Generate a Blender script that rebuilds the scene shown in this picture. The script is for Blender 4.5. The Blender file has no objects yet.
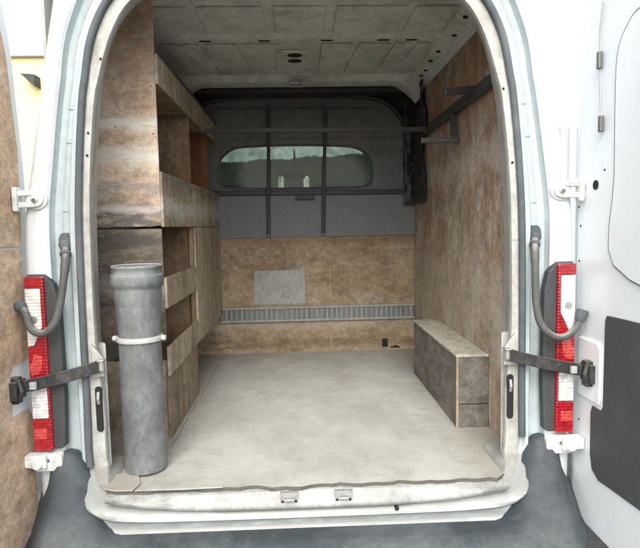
import bpy, bmesh, math, random
from mathutils import Vector, Matrix
random.seed(7)
R = math.radians
SC = bpy.context.scene
COL = SC.collection
VX = 0.017                       # the van's centre line

# ------------------------------------------------------------------ materials
class NT:
    def __init__(s, name):
        s.m = bpy.data.materials.new(name); s.m.use_nodes = True
        s.t = s.m.node_tree; s.t.nodes.clear()
        s.out = s.n('ShaderNodeOutputMaterial')
        s.b = s.n('ShaderNodeBsdfPrincipled')
        s.l(s.b.outputs[0], s.out.inputs[0])
        s.tc = s.n('ShaderNodeTexCoord')
    def n(s, k, **kw):
        o = s.t.nodes.new(k)
        for a, b in kw.items(): setattr(o, a, b)
        return o
    def l(s, a, b): s.t.links.new(a, b)
    def mapn(s, sc=(1,1,1), loc=(0,0,0), rot=(0,0,0)):
        m = s.n('ShaderNodeMapping'); s.l(s.tc.outputs['Object'], m.inputs[0])
        m.inputs['Scale'].default_value = sc; m.inputs['Location'].default_value = loc
        m.inputs['Rotation'].default_value = rot
        return m.outputs[0]
    def noise(s, vec, scale, detail=6, rough=.6, dist=0):
        o = s.n('ShaderNodeTexNoise'); s.l(vec, o.inputs['Vector'])
        o.inputs['Scale'].default_value = scale; o.inputs['Detail'].default_value = detail
        o.inputs['Roughness'].default_value = rough; o.inputs['Distortion'].default_value = dist
        return o.outputs['Fac']
    def ramp(s, f, a, b, ca=(0,0,0,1), cb=(1,1,1,1)):
        o = s.n('ShaderNodeValToRGB'); s.l(f, o.inputs[0])
        o.color_ramp.elements[0].position = a; o.color_ramp.elements[1].position = b
        o.color_ramp.elements[0].color = ca; o.color_ramp.elements[1].color = cb
        return o.outputs[0]
    def math(s, op, a, b=None, clamp=False):
        o = s.n('ShaderNodeMath', operation=op); o.use_clamp = clamp
        for i, v in enumerate((a, b)):
            if v is None: continue
            if isinstance(v, (int, float)): o.inputs[i].default_value = v
            else: s.l(v, o.inputs[i])
        return o.outputs[0]
    def mix(s, f, a, b, mode='MIX'):
        o = s.n('ShaderNodeMix', data_type='RGBA', blend_type=mode)
        for i, v in ((0, f), (6, a), (7, b)):
            if isinstance(v, (int, float)): o.inputs[i].default_value = v
            elif isinstance(v, tuple): o.inputs[i].default_value = v if len(v) == 4 else v + (1,)
            else: s.l(v, o.inputs[i])
        return o.outputs[2]
    def bump(s, f, strength=.3, dist=.004, nrm=None):
        o = s.n('ShaderNodeBump'); s.l(f, o.inputs['Height'])
        o.inputs['Strength'].default_value = strength; o.inputs['Distance'].default_value = dist
        if nrm: s.l(nrm, o.inputs['Normal'])
        s.l(o.outputs[0], s.b.inputs['Normal']); return o.outputs[0]
    def col(s, c):
        if isinstance(c, tuple): s.b.inputs['Base Color'].default_value = c + (1,) if len(c) == 3 else c
        else: s.l(c, s.b.inputs['Base Color'])
    def rough(s, v):
        if isinstance(v, (int, float)): s.b.inputs['Roughness'].default_value = v
        else: s.l(v, s.b.inputs['Roughness'])
    def metal(s, v): s.b.inputs['Metallic'].default_value = v

def wood(name, ca, cb, dark=(.05,.04,.03), light=(.5,.47,.42), grain='z', darkamt=.7, lightamt=.4,
         seed=0., dth=(.5,.68), lth=(.55,.75), blot=1.6, knots=.5, sat=1.12, figure=.55, st=1.):
    """worn, dirty plywood: two browns, stretched grain, dark grime and chalky dust"""
    s = NT(name)
    off = (seed*3.1, seed*1.7, seed*2.3)
    o2 = lambda k: tuple(v+k for v in off)
    def stretch(k):
        k = k**st; return {'x': (k,1,1), 'y': (1,k,1), 'z': (1,1,k)}[grain]
    # broad change of tone, then figure of the veneer
    big = s.noise(s.mapn(stretch(.55), off), blot*2.2, 8, .68, .15)
    base = s.mix(s.ramp(big, .40, .60), ca, cb)
    fig = s.noise(s.mapn(stretch(.10), o2(2)), 17, 7, .66, .5)
    base = s.mix(figure, base, s.ramp(fig, .32, .68, (.58,.55,.52,1), (1.3,1.28,1.26,1)), 'MULTIPLY')
    g = s.noise(s.mapn(stretch(.05), o2(4)), 120, 5, .7)
    base = s.mix(.45, base, s.ramp(g, .32, .68, (.6,.58,.56,1), (1.25,1.24,1.23,1)), 'MULTIPLY')
    # grime, chalky dust and pale scratches
    d = s.noise(s.mapn(stretch(.38), o2(5)), 6.5, 10, .74, .25)
    base = s.mix(s.math('MULTIPLY', s.ramp(d, *dth), darkamt), base, dark)
    w = s.noise(s.mapn(stretch(.5), o2(11)), 7.5, 10, .76, .2)
    base = s.mix(s.math('MULTIPLY', s.ramp(w, *lth), lightamt), base, light)
    md = s.noise(s.mapn((1,1,1), o2(7)), 26, 8, .8)
    base = s.mix(.8, base, s.ramp(md, .34, .66, (.58,.56,.54,1), (1.36,1.35,1.34,1)), 'MULTIPLY')
    fs = s.noise(s.mapn(stretch(.06), o2(21)), 110, 3, .7)
    gate = s.noise(s.mapn((1,1,1), o2(23)), 5, 3)
    base = s.mix(s.math('MULTIPLY', s.math('MULTIPLY', s.ramp(fs, .60, .66), s.ramp(gate, .5, .6)), .5), base, light)
    sp = s.noise(s.mapn((1,1,1), off), 85, 3, .7)
    base = s.mix(s.math('MULTIPLY', s.ramp(sp, .64, .70), knots), base, (.03,.025,.02))
    sp2 = s.noise(s.mapn((1,1,1), o2(3)), 70, 3, .7)
    base = s.mix(s.math('MULTIPLY', s.ramp(sp2, .66, .72), knots*.8), base, (.55,.53,.48))
    hs = s.n('ShaderNodeHueSaturation'); hs.inputs['Saturation'].default_value = sat; s.l(base, hs.inputs['Color'])
    s.col(hs.outputs[0]); s.rough(.8); s.b.inputs['Specular IOR Level'].default_value = .3
    s.bump(s.math('ADD', s.math('ADD', s.math('MULTIPLY', g, .5), d), md), .5, .005)
    return s.m

def paint(name, c, dirt=(.25,.24,.21), amt=.35, rough=.35, seed=0, th=(.5,.72), scr=.35, metal=0, scale=5, coat=0):
    """painted or bare sheet metal with smears, dust and small chips"""
    s = NT(name); off = (seed*2.7, seed*1.3, seed*3.9)
    d = s.noise(s.mapn((1,1,.6), off), scale, 10, .76, .3)
    base = s.mix(s.math('MULTIPLY', s.ramp(d, *th), amt), c, dirt)
    m = s.noise(s.mapn((1,1,.7), tuple(v+4 for v in off)), 32, 8, .8)
    base = s.mix(min(.8, amt*1.2), base, s.ramp(m, .32, .68, (.7,.69,.67,1), (1.16,1.16,1.15,1)), 'MULTIPLY')
    ch = s.noise(s.mapn((1,1,.5), off), 60, 5, .74)
    base = s.mix(s.math('MULTIPLY', s.ramp(ch, .62, .67), scr), base, tuple(v*.4 for v in dirt))
    sc = s.noise(s.mapn((.10,1,1), off, (.3,.5,.7)), 90, 3, .7); gt = s.noise(s.mapn((1,1,1), off), 4, 2)
    base = s.mix(s.math('MULTIPLY', s.math('MULTIPLY', s.ramp(sc, .62, .66), s.ramp(gt, .5, .6)), scr*.8), base, tuple(v*.5 for v in dirt))
    s.col(base); s.metal(metal)
    s.rough(s.math('ADD', s.math('MULTIPLY', d, .4), rough-.1, True))
    s.b.inputs['Coat Weight'].default_value = coat
    s.bump(s.math('ADD', s.math('MULTIPLY', ch, .35), s.noise(s.mapn(), 9, 3)), .15, .004)
    return s.m

def dusty(m, c, amt, lo=.75, hi=1.25):
    """loose dust lying on whatever faces up"""
    t = m.node_tree; b = next(n for n in t.nodes if n.type == 'BSDF_PRINCIPLED'); s = NT.__new__(NT); s.m = m; s.t = t; s.b = b
    s.tc = next(n for n in t.nodes if n.type == 'TEX_COORD')
    g = s.n('ShaderNodeNewGeometry'); sep = s.n('ShaderNodeSeparateXYZ'); s.l(g.outputs['Normal'], sep.inputs[0])
    nz = s.noise(s.mapn(), 9, 8, .7)
    f = s.math('MULTIPLY', s.ramp(s.math('ADD', sep.outputs['Z'], s.math('MULTIPLY', nz, .7)), lo, hi), amt)
    old = b.inputs['Base Color'].links[0].from_socket
    s.l(s.mix(f, old, c), b.inputs['Base Color'])

def floor_mat():
    s = NT('dusty_floor')
    a = s.noise(s.mapn((1,.7,1)), 3.2, 9, .7, .15)
    base = s.mix(s.ramp(a, .40, .60), (.345,.345,.305), (.44,.44,.395))
    b = s.noise(s.mapn((.7,1,1), (4,2,0)), 9, 10, .76, .2)
    base = s.mix(s.math('MULTIPLY', s.ramp(b, .52, .66), .55), base, (.29,.275,.225))
    c = s.noise(s.mapn((.10,1,1), (1,7,0), (0,0,.12)), 42, 5, .7, .2); gt = s.noise(s.mapn((1,1,1), (3,3,3)), 4, 3)
    base = s.mix(s.math('MULTIPLY', s.math('MULTIPLY', s.ramp(c, .56, .63), s.ramp(gt, .45, .6)), .55), base, (.25,.265,.27))
    c2 = s.noise(s.mapn((1,.10,1), (5,7,0), (0,0,.35)), 60, 4, .7, .2)
    base = s.mix(s.math('MULTIPLY', s.math('MULTIPLY', s.ramp(c2, .60, .65), s.ramp(gt, .6, .45)), .4), base, (.56,.56,.53))
    f = s.noise(s.mapn(), 140, 4, .75)
    base = s.mix(.6, base, s.ramp(f, .3, .7, (.68,.68,.68,1), (1.2,1.2,1.2,1)), 'MULTIPLY')
    g = s.noise(s.mapn((1,1,1),(9,9,0)), 75, 5, .75)
    base = s.mix(s.math('MULTIPLY', s.ramp(g, .64, .69), .65), base, (.15,.135,.11))
    # dirt gathered along the two sides and against the bulkhead
    sep = s.n('ShaderNodeSeparateXYZ'); s.l(s.tc.outputs['Object'], sep.inputs[0])
    ex = s.math('ABSOLUTE', s.math('SUBTRACT', sep.outputs['X'], .06))
    e = s.ramp(s.math('ADD', ex, s.math('MULTIPLY', b, .25)), .66, .86)
    e2 = s.ramp(s.math('ADD', sep.outputs['Y'], s.math('MULTIPLY', b, .5)), 1.95, 2.4)
    base = s.mix(s.math('MULTIPLY', s.math('MAXIMUM', e, e2), .55), base, (.24,.215,.17))
    s.col(base); s.rough(.7); s.b.inputs['Specular IOR Level'].default_value = .35
    s.bump(s.math('ADD', f, s.math('MULTIPLY', b, 2.)), .35, .003)
    return s.m

def glass_mat(name, tint, dust, dcol=(.35,.4,.36)):
    s = NT(name)
    tr = s.n('ShaderNodeBsdfTransparent'); tr.inputs[0].default_value = tint + (1,)
    gl = s.n('ShaderNodeBsdfGlossy'); gl.inputs['Roughness'].default_value = .12
    df = s.n('ShaderNodeBsdfDiffuse'); df.inputs[0].default_value = dcol + (1,)
    m1 = s.n('ShaderNodeMixShader'); m2 = s.n('ShaderNodeMixShader')
    nz = s.noise(s.mapn((1,1,1)), 7, 9, .7, 1.)
    s.l(s.math('MULTIPLY', s.ramp(nz, .3, .75), dust), m1.inputs[0])
    s.l(tr.outputs[0], m1.inputs[1]); s.l(df.outputs[0], m1.inputs[2])
    m2.inputs[0].default_value = .012
    s.l(m1.outputs[0], m2.inputs[1]); s.l(gl.outputs[0], m2.inputs[2])
    s.l(m2.outputs[0], s.out.inputs[0]); return s.m

def lens_mat(name, c, trans=0.0, facet=70, rough=.12):
    s = NT(name)
    v = s.n('ShaderNodeTexVoronoi'); s.l(s.mapn((1,1,1)), v.inputs['Vector']); v.inputs['Scale'].default_value = facet
    s.col(s.mix(s.ramp(v.outputs['Distance'], .1, .8), tuple(min(1, x*1.25) for x in c), tuple(x*.7 for x in c)))  # cell colours paint the bright and dark glints of the lens facets
    s.rough(rough); s.b.inputs['Coat Weight'].default_value = .6
    w = s.n('ShaderNodeTexWave'); w.bands_direction = 'Z'; w.inputs['Scale'].default_value = 26; s.l(s.mapn(), w.inputs['Vector'])
    s.bump(s.math('ADD', s.math('MULTIPLY', w.outputs['Fac'], .8), v.outputs['Distance']), .5, .003); s.b.inputs['Coat Weight'].default_value = 1.; return s.m

def leaf_mat():
    s = NT('hedge_leaves')
    a = s.noise(s.mapn(), 2.5, 5); s.col(s.mix(s.ramp(a, .35, .65), (.035,.05,.03), (.065,.09,.05))); s.rough(.7); return s.m

M = dict(
 ply_upper = wood('pale_scuffed_plywood', (.52,.37,.26), (.60,.475,.365), figure=.4, st=.6, sat=1., light=(.66,.60,.51), dark=(.13,.10,.085), grain='x', lightamt=.75, darkamt=.55, seed=1, dth=(.54,.74), lth=(.47,.64), blot=2.2, knots=.7),
 ply_lower = wood('grimy_plywood', (.13,.11,.088), (.22,.19,.155), light=(.36,.35,.33), dark=(.07,.06,.05), grain='x', seed=2, lightamt=.4, knots=.7),
 ply_side  = wood('weathered_shelf_plywood', (.31,.265,.20), (.44,.39,.305), light=(.52,.51,.47), dark=(.09,.08,.07), grain='z', seed=3, lightamt=.5),
 ply_inner = wood('brown_inner_plywood', (.19,.13,.085), (.29,.215,.145), light=(.34,.31,.27), grain='z', seed=4, lightamt=.35),
 ply_rust  = wood('red_brown_plywood', (.16,.075,.04), (.22,.11,.065), light=(.25,.2,.16), grain='z', seed=5, lightamt=.2, darkamt=.4),
 ply_wall  = wood('stained_wall_plywood', (.33,.215,.125), (.47,.395,.295), light=(.55,.52,.455), dark=(.15,.095,.06), grain='z', seed=6, darkamt=.7, lightamt=.6, dth=(.47,.63), lth=(.5,.64), figure=.5, st=.42, sat=.9, blot=1.9),
 ply_bulk  = wood('bulkhead_plywood', (.30,.225,.14), (.38,.305,.205), light=(.44,.42,.36), dark=(.13,.085,.05), grain='x', seed=8, figure=.35, st=.5, sat=1., darkamt=.65, lightamt=.4, dth=(.46,.62), lth=(.5,.64), blot=2.4, knots=.8),
 ply_door  = wood('door_plywood', (.56,.42,.30), (.68,.55,.43), light=(.70,.66,.59), dark=(.26,.21,.17), grain='y', figure=.4, st=.55, seed=9, darkamt=.7, lightamt=.5, blot=2.),
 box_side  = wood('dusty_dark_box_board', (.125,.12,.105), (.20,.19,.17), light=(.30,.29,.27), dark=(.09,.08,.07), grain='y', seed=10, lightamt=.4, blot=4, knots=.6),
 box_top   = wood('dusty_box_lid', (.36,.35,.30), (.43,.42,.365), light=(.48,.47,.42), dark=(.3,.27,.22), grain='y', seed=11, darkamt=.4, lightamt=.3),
 floor = floor_mat(),
 white = paint('van_white_paint', (.68,.725,.73), amt=.28, rough=.3, coat=.3, scr=.2, th=(.56,.8)),
 white_door = paint('door_inner_paint', (.86,.90,.90), amt=.10, rough=.3, coat=.3, scr=.15, th=(.56,.8)),
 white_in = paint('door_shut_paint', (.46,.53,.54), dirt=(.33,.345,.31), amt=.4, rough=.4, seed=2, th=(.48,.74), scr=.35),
 flange = paint('dusty_flange_paint', (.47,.48,.45), dirt=(.25,.235,.19), amt=.75, rough=.5, seed=3, scr=.55, th=(.42,.66), scale=8),
 sill = paint('scuffed_sill_metal', (.34,.355,.335), dirt=(.17,.175,.155), amt=.85, rough=.4, seed=4, scr=.6, th=(.42,.66), scale=7),
 ceil = paint('roof_primer', (.68,.69,.62), dirt=(.22,.225,.185), amt=.6, rough=.55, seed=5, scr=.3, th=(.42,.66)),
 ceil_rib = paint('roof_bow_paint', (.72,.73,.66), dirt=(.25,.25,.20), amt=.6, rough=.55, seed=6, scr=.5, th=(.42,.66)),
 bulk = paint('bulkhead_grey', (.098,.108,.108), dirt=(.19,.195,.185), amt=.7, rough=.5, seed=7, scr=.25, th=(.4,.7)),
 bulk_low = paint('bulkhead_grey_lower', (.135,.15,.152), dirt=(.20,.205,.195), amt=.5, rough=.5, seed=8, scr=.25, th=(.4,.7)),
 edge = paint('ragged_board_edge_gap_shade', (.10,.092,.078), dirt=(.16,.15,.125), amt=.5, rough=.9, scale=14),  # board edge, darkened to carry the shadow gap above the sill
 crack = paint('dirt_in_crack', (.27,.26,.22), dirt=(.15,.14,.115), amt=.8, rough=.9, scale=20),
 joint = paint('panel_joint_grey', (.42,.46,.46), amt=.2),  # plain grey of the panel joint lines
 ply_base = wood('brown_base_plywood', (.22,.18,.13), (.31,.26,.20), light=(.42,.40,.36), grain='z', seed=12, lightamt=.4),
 dark = paint('hole_shade_and_bolts', (.012,.012,.012), amt=.2, dirt=(.03,.03,.03), rough=.8),  # near-black paints the shade inside holes and slots; also plain dark bolts
 rubber = paint('dusty_black_rubber', (.075,.088,.095), dirt=(.22,.23,.23), amt=.45, rough=.7, seed=9, th=(.45,.7)),
 strap = paint('worn_black_strap', (.018,.019,.019), dirt=(.16,.155,.14), amt=.55, rough=.5, seed=10, th=(.48,.7), scale=12),
 conduit = paint('grey_rubber_conduit', (.085,.085,.08), dirt=(.26,.255,.23), amt=.5, rough=.55, seed=11, scale=12),
 trim = paint('lamp_trim', (.05,.055,.055), dirt=(.18,.18,.17), amt=.4, rough=.55, seed=12),
 bumper = paint('grey_bumper_plastic', (.036,.046,.052), dirt=(.13,.143,.145), amt=.8, rough=.6, seed=13, th=(.44,.72), scale=2.6, scr=.3),
 steel = paint('dull_steel', (.20,.20,.195), dirt=(.11,.09,.07), amt=.5, rough=.45, metal=.6, seed=14),
 steel_l = paint('pale_steel', (.42,.42,.41), dirt=(.2,.18,.15), amt=.5, rough=.4, metal=.5, seed=15),
 rackbar = paint('black_rack_steel', (.05,.05,.048), dirt=(.13,.12,.10), amt=.5, rough=.5, seed=16),
 galv = paint('galvanised_rail', (.31,.325,.31), dirt=(.19,.17,.14), amt=.6, rough=.5, metal=.35, seed=17, scale=10),
 patch = paint('pale_patch', (.38,.39,.365), dirt=(.28,.27,.23), amt=.7, rough=.8, seed=18, scr=.9, scale=11, th=(.42,.68)),
 pipe = paint('grey_pvc_pipe', (.11,.120,.122), dirt=(.27,.29,.285), amt=.75, rough=.5, seed=19, th=(.42,.68), scale=7, scr=.9),
 pipe_in = paint('pipe_inside', (.16,.17,.18), dirt=(.25,.25,.24), amt=.4, rough=.7, seed=20),
 tie = paint('pale_tie', (.42,.44,.43), dirt=(.35,.35,.32), amt=.5, rough=.5, seed=21),
 cloth = paint('black_liner', (.022,.022,.024), dirt=(.08,.08,.08), amt=.6, rough=.45, seed=22),
 dpanel = paint('charcoal_door_panel', (.065,.073,.070), dirt=(.13,.135,.125), amt=.5, rough=.6, seed=23, scr=.15),
 red = lens_mat('red_lens', (.36,.008,.016)), red_l = lens_mat('bright_red_reflection', (.60,.07,.06), facet=120),  # the lighter red paints reflections on the lamp
 clear = lens_mat('clear_lens', (.80,.80,.77), facet=55, rough=.08), lens_w = lens_mat('white_lens', (.85,.80,.72), facet=16),
 glass = glass_mat('dusty_bulkhead_glass', (.50,.56,.50), .66, (.13,.15,.13)), wglass = glass_mat('windscreen_glass', (.90,.92,.90), .05),
 cab = paint('dark_cab_plastic', (.04,.042,.042), amt=.2, rough=.6), seat = paint('seat_fabric', (.06,.065,.07), amt=.3, rough=.9),
 bright_spot_white = paint('bright_spot_white', (.8,.78,.72), amt=.1, rough=.8),  # pale colour of the posts added as bright spots
 tyre = paint('tyre_rubber', (.03,.03,.03), amt=.4, rough=.8), rim = paint('wheel_steel', (.35,.35,.35), amt=.4, rough=.4, metal=.7),
 hinge = paint('white_hinge', (.72,.74,.72), dirt=(.3,.26,.18), amt=.6, rough=.4, seed=25, scr=.6, scale=18),
 wallL = paint('inner_side_metal', (.42,.43,.38), dirt=(.2,.19,.16), amt=.6, rough=.6, seed=26),
 yellow = paint('cream_render', (.85,.72,.38), amt=.1, rough=.9), corr = paint('pale_cladding', (.40,.43,.45), amt=.15, rough=.5),
 asphalt = wood('asphalt', (.045,.045,.045), (.07,.07,.068), light=(.1,.1,.1), grain='x', seed=30, lightamt=.2, darkamt=.3),
 leaf = leaf_mat(),
)

dusty(M['bumper'], (.24,.25,.24), .8, 1.1, 1.4)
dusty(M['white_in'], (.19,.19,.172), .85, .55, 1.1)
dusty(M['flange'], (.19,.19,.165), .8, .5, 1.1)
dusty(M['pipe'], (.5,.5,.47), .8)
dusty(M['conduit'], (.3,.3,.28), .6)
dusty(M['strap'], (.2,.19,.17), .5)
dusty(M['galv'], (.4,.38,.32), .7)
dusty(M['rackbar'], (.3,.28,.24), .6)
dusty(M['cloth'], (.14,.135,.12), .5)
def bands(m, lst):
    """stains that sit at a height on the board: (z, half width, colour, amount)"""
    t = m.node_tree; b = next(n for n in t.nodes if n.type == 'BSDF_PRINCIPLED'); s = NT.__new__(NT); s.m = m; s.t = t; s.b = b
    s.tc = next(n for n in t.nodes if n.type == 'TEX_COORD')
    old = b.inputs['Base Color'].links[0].from_socket
    sep = s.n('ShaderNodeSeparateXYZ'); s.l(s.tc.outputs['Object'], sep.inputs[0])
    for i, (z, h, c, a) in enumerate(lst):
        nz = s.noise(s.mapn((1,1,2), (i*3.3,1,i)), 5, 9, .72, .4)
        d = s.math('ABSOLUTE', s.math('SUBTRACT', s.math('ADD', sep.outputs['Z'], s.math('MULTIPLY', s.math('SUBTRACT', nz, .5), h*3.5)), z))
        f = s.ramp(d, h*.25, h, (1,1,1,1), (0,0,0,1))
        n2 = s.noise(s.mapn((.5,1,2.2), (7,i*5,1)), 14, 9, .75, .3)
        f = s.math('MULTIPLY', s.math('MULTIPLY', f, s.ramp(n2, .33, .52)), a)
        old = s.mix(f, old, c)
    s.l(old, b.inputs['Base Color'])
# object coordinates of racking boards equal the world's (the Empty stands on z = 0)
bands(M['ply_upper'], [(1.70,.16,(.40,.275,.18),.6),(1.52,.04,(.34,.24,.16),.4),(1.41,.05,(.74,.69,.60),.9),(1.27,.05,(.70,.65,.56),.85),(1.12,.05,(.24,.22,.20),.65),(.985,.10,(.10,.098,.092),.9),(1.035,.025,(.52,.50,.46),.8)])
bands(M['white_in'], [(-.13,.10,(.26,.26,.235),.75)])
bands(M['ply_wall'], [(.50,.42,(.44,.40,.32),.55),(1.62,.22,(.36,.19,.09),.55),(1.25,.10,(.56,.51,.43),.5)])
bands(M['ply_lower'], [(.90,.06,(.06,.055,.05),.8),(.70,.05,(.32,.31,.28),.5)])
bands(M['ply_bulk'], [(.06,.05,(.14,.10,.06),.7),(.84,.04,(.22,.14,.08),.6),(.20,.05,(.42,.39,.33),.4)])
bands(M['ply_side'], [(1.17,.05,(.11,.10,.09),.6),(1.05,.06,(.56,.55,.52),.6)])
# ------------------------------------------------------------------ mesh helpers
def link(name, bm, mat, parent=None, bevel=0, seg=2, smooth=False, solid=0):
    bmesh.ops.recalc_face_normals(bm, faces=bm.faces[:])
    me = bpy.data.meshes.new(name); bm.to_mesh(me); bm.free()
    o = bpy.data.objects.new(name, me); COL.objects.link(o)
    mats = mat if isinstance(mat, (list, tuple)) else [mat]
    for m in mats: me.materials.append(M[m])
    if parent:
        o.parent = parent
        p = Vector((0,0,0)); q = parent
        while q: p += q.location; q = q.parent
        o.location = -p
    if solid:
        md = o.modifiers.new('solid', 'SOLIDIFY'); md.thickness = solid; md.offset = 0
    if bevel:
        md = o.modifiers.new('bevel', 'BEVEL'); md.width = bevel; md.segments = seg; md.limit_method = 'ANGLE'; md.angle_limit = R(35)
    if smooth:
        for f in me.polygons: f.use_smooth = True
        try: me.set_sharp_from_angle(angle=R(50))
        except Exception: pass
    return o
def box(bm, x0, x1, y0, y1, z0, z1, mi=0):
    vs = [bm.verts.new((x, y, z)) for x in (x0, x1) for y in (y0, y1) for z in (z0, z1)]
    for f in ((0,1,3,2),(4,6,7,5),(0,4,5,1),(2,3,7,6),(0,2,6,4),(1,5,7,3)):
        bm.faces.new([vs[i] for i in f]).material_index = mi
def bx(*a):
    bm = bmesh.new(); box(bm, *a); return bm
def loft(bm, rows, close_u=False, close_v=False, cap=False):
    g = [[bm.verts.new(p) for p in r] for r in rows]
    n, m = len(g), len(g[0])
    for i in range(n if close_u else n-1):
        for j in range(m if close_v else m-1):
            a, b, c, d = g[i][j], g[(i+1)%n][j], g[(i+1)%n][(j+1)%m], g[i][(j+1)%m]
            try: bm.faces.new((a, b, c, d))
            except ValueError: pass
    if cap:
        for r in (g[0], g[-1]):
            try: bm.faces.new(r)
            except ValueError: pass
    return g
def crom(pts, n=5, closed=False):
    out = []; P = [Vector(p) for p in pts]; N = len(P)
    for i in range(N if closed else N-1):
        if closed: a, b, c, d = P[(i-1)%N], P[i], P[(i+1)%N], P[(i+2)%N]
        else: a, b, c, d = P[max(i-1,0)], P[i], P[i+1], P[min(i+2,N-1)]
        for k in range(n):
            t = k/n
            out.append(.5*((2*b)+(c-a)*t+(2*a-5*b+4*c-d)*t*t+(3*b-a-3*c+d)*t**3))
    if not closed: out.append(P[-1])
    return out
def tube(bm, pts, r, sides=10, closed=False, flat=None):
    P = [Vector(p) for p in pts]; rows = []; N = len(P); prev = None
    for i, p in enumerate(P):
        if closed: t = (P[(i+1)%N]-P[i-1]).normalized()
        else: t = (P[min(i+1,N-1)]-P[max(i-1,0)]).normalized()
        if prev is None:
            u = t.orthogonal().normalized()
            if flat: u = (Vector(flat) - t*t.dot(Vector(flat))).normalized()
        else: u = (prev - t*t.dot(prev)).normalized()
        prev = u; v = t.cross(u)
        rr = r[i] if isinstance(r, (list, tuple)) and len(r) == N and not flat else r
        ru, rv = (rr, rr) if not isinstance(rr, (list, tuple)) else rr
        rows.append([p+u*ru*math.cos(2*math.pi*k/sides)+v*rv*math.sin(2*math.pi*k/sides) for k in range(sides)])
    loft(bm, rows, close_u=closed, close_v=True, cap=not closed)
def sqbar(bm, a, b, w, h, up=(0,0,1)):
    a, b = Vector(a), Vector(b); t = (b-a).normalized(); up = Vector(up)
    s = t.cross(up).normalized(); u = s.cross(t)
    rows = [[p+s*w/2*i+u*h/2*j for i, j in ((-1,-1),(1,-1),(1,1),(-1,1))] for p in (a, b)]
    loft(bm, rows, close_v=True, cap=True)
def prism(bm, pts, axis, a, b):
    """outline in two axes extruded along the third"""
    def mk(p, t):
        if axis == 'x': return (t, p[0], p[1])
        if axis == 'y': return (p[0], t, p[1])
        return (p[0], p[1], t)
    v0 = [bm.verts.new(mk(p, a)) for p in pts]; v1 = [bm.verts.new(mk(p, b)) for p in pts]
    n = len(pts)
    bm.faces.new(v0); bm.faces.new(v1[::-1])
    for i in range(n): bm.faces.new((v0[i], v0[(i+1)%n], v1[(i+1)%n], v1[i]))
def pr(*a):
    bm = bmesh.new(); prism(bm, *a); return bm
def rrect(x0, x1, z0, z1, r, n=5):
    out = []
    for cx, cz, a0 in ((x1-r, z1-r, 0), (x0+r, z1-r, 90), (x0+r, z0+r, 180), (x1-r, z0+r, 270)):
        for k in range(n+1):
            a = R(a0+90*k/n); out.append((cx+r*math.cos(a), cz+r*math.sin(a)))
    return out
def disc(bm, c, r, axis, h, n=20):
    pts = [(c[0]+r*math.cos(2*math.pi*k/n), c[1]+r*math.sin(2*math.pi*k/n)) for k in range(n)]
    prism(bm, pts, axis, h[0], h[1])
def thing(name, label, cat, loc=(0,0,0), group=None):
    o = bpy.data.objects.new(name, None); COL.objects.link(o); o.location = loc
    o['label'] = label; o['category'] = cat; o.empty_display_size = .2
    if group: o['group'] = group
    return o
def tag(o, label=None, cat=None, kind=None, group=None):
    if label: o['label'] = label
    if cat: o['category'] = cat
    if kind: o['kind'] = kind
    if group: o['group'] = group
    return o

# ------------------------------------------------------------------ ground, background
bm = bmesh.new()
v = [bm.verts.new(p) for p in ((-200,-200,-.62),(200,-200,-.62),(200,300,-.62),(-200,300,-.62))]; bm.faces.new(v)
tag(link('ground', bm, 'asphalt'), kind='structure')

bld = thing('rendered_building', 'cream yellow rendered building seen past the open plywood lined left door', 'building', (-9.8, 18, -.62))
link('wall', bx(-12.5,-7.15,15,22,-.62,6.0), 'yellow', bld)
link('roof', bx(-12.7,-7.0,14.85,22.2,6.003,6.2), 'white', bld, bevel=.02)
bm = bmesh.new(); prism(bm, [(-7.85,5.45),(-7.45,5.42),(-7.45,5.08)], 'y', 14.6, 14.995)
link('lamp_bracket', bm, 'cab', bld, bevel=.01)
bm = bmesh.new(); box(bm, -11.2,-10.1,14.97,14.998,1.2,2.6)
link('window', bm, 'cab', bld)

bm = bmesh.new()
pts = []
x = 6.4
while x < 12:
    pts += [(x,12.0),(x+.10,12.0),(x+.13,12.05),(x+.20,12.05)]; x += .23
rows = [[(px,py,z) for px,py in pts] for z in (-.62,3.3)]
loft(bm, rows)
tag(link('corrugated_fence', bm, 'corr', solid=.012), 'pale grey corrugated cladding fence beyond the white right door', 'fence')

hd = bmesh.new()
def hedge_leafs(bm, x0, x1, y0, y1, z0, top, n):
    for _ in range(n):
        x = random.uniform(x0,x1); t = top(x)
        z = z0+(t-z0)*random.random()**.7; y = random.uniform(y0,y1)
        if random.random() < .25: z = t+random.gauss(0,.015)
        s = random.uniform(.03,.065); c = Vector((x,y,z))
        a = Vector((random.gauss(0,1),random.gauss(0,1),random.gauss(0,1))).normalized(); b = a.orthogonal().normalized()
        bm.faces.new([bm.verts.new(c+a*s), bm.verts.new(c+b*s*.6), bm.verts.new(c-a*s), bm.verts.new(c-b*s*.6)])
hedge_leafs(hd, -4.5, 4.5, 13.6, 14.6, -.6, lambda x: 2.80+.045*x+.02*math.sin(x*5), 22000)
prism(hd, [(-4.6,-.6),(4.6,-.6),(4.6,2.96),(-4.6,2.55)], 'y', 14.0, 14.3)
h = thing('hedge', 'tall green hedge seen through the small bulkhead window', 'hedge', (0,14.1,-.62))
link('foliage', hd, 'leaf', h)
bm = bmesh.new()
for i in range(9): tube(bm, [(-4+i,14.1,-.62),(-4+i+.1,14.1,1.2),(-4+i-.05,14.15,2.3)], [.06,.05,.02], 6)
link('stems', bm, 'cab', h)

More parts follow.
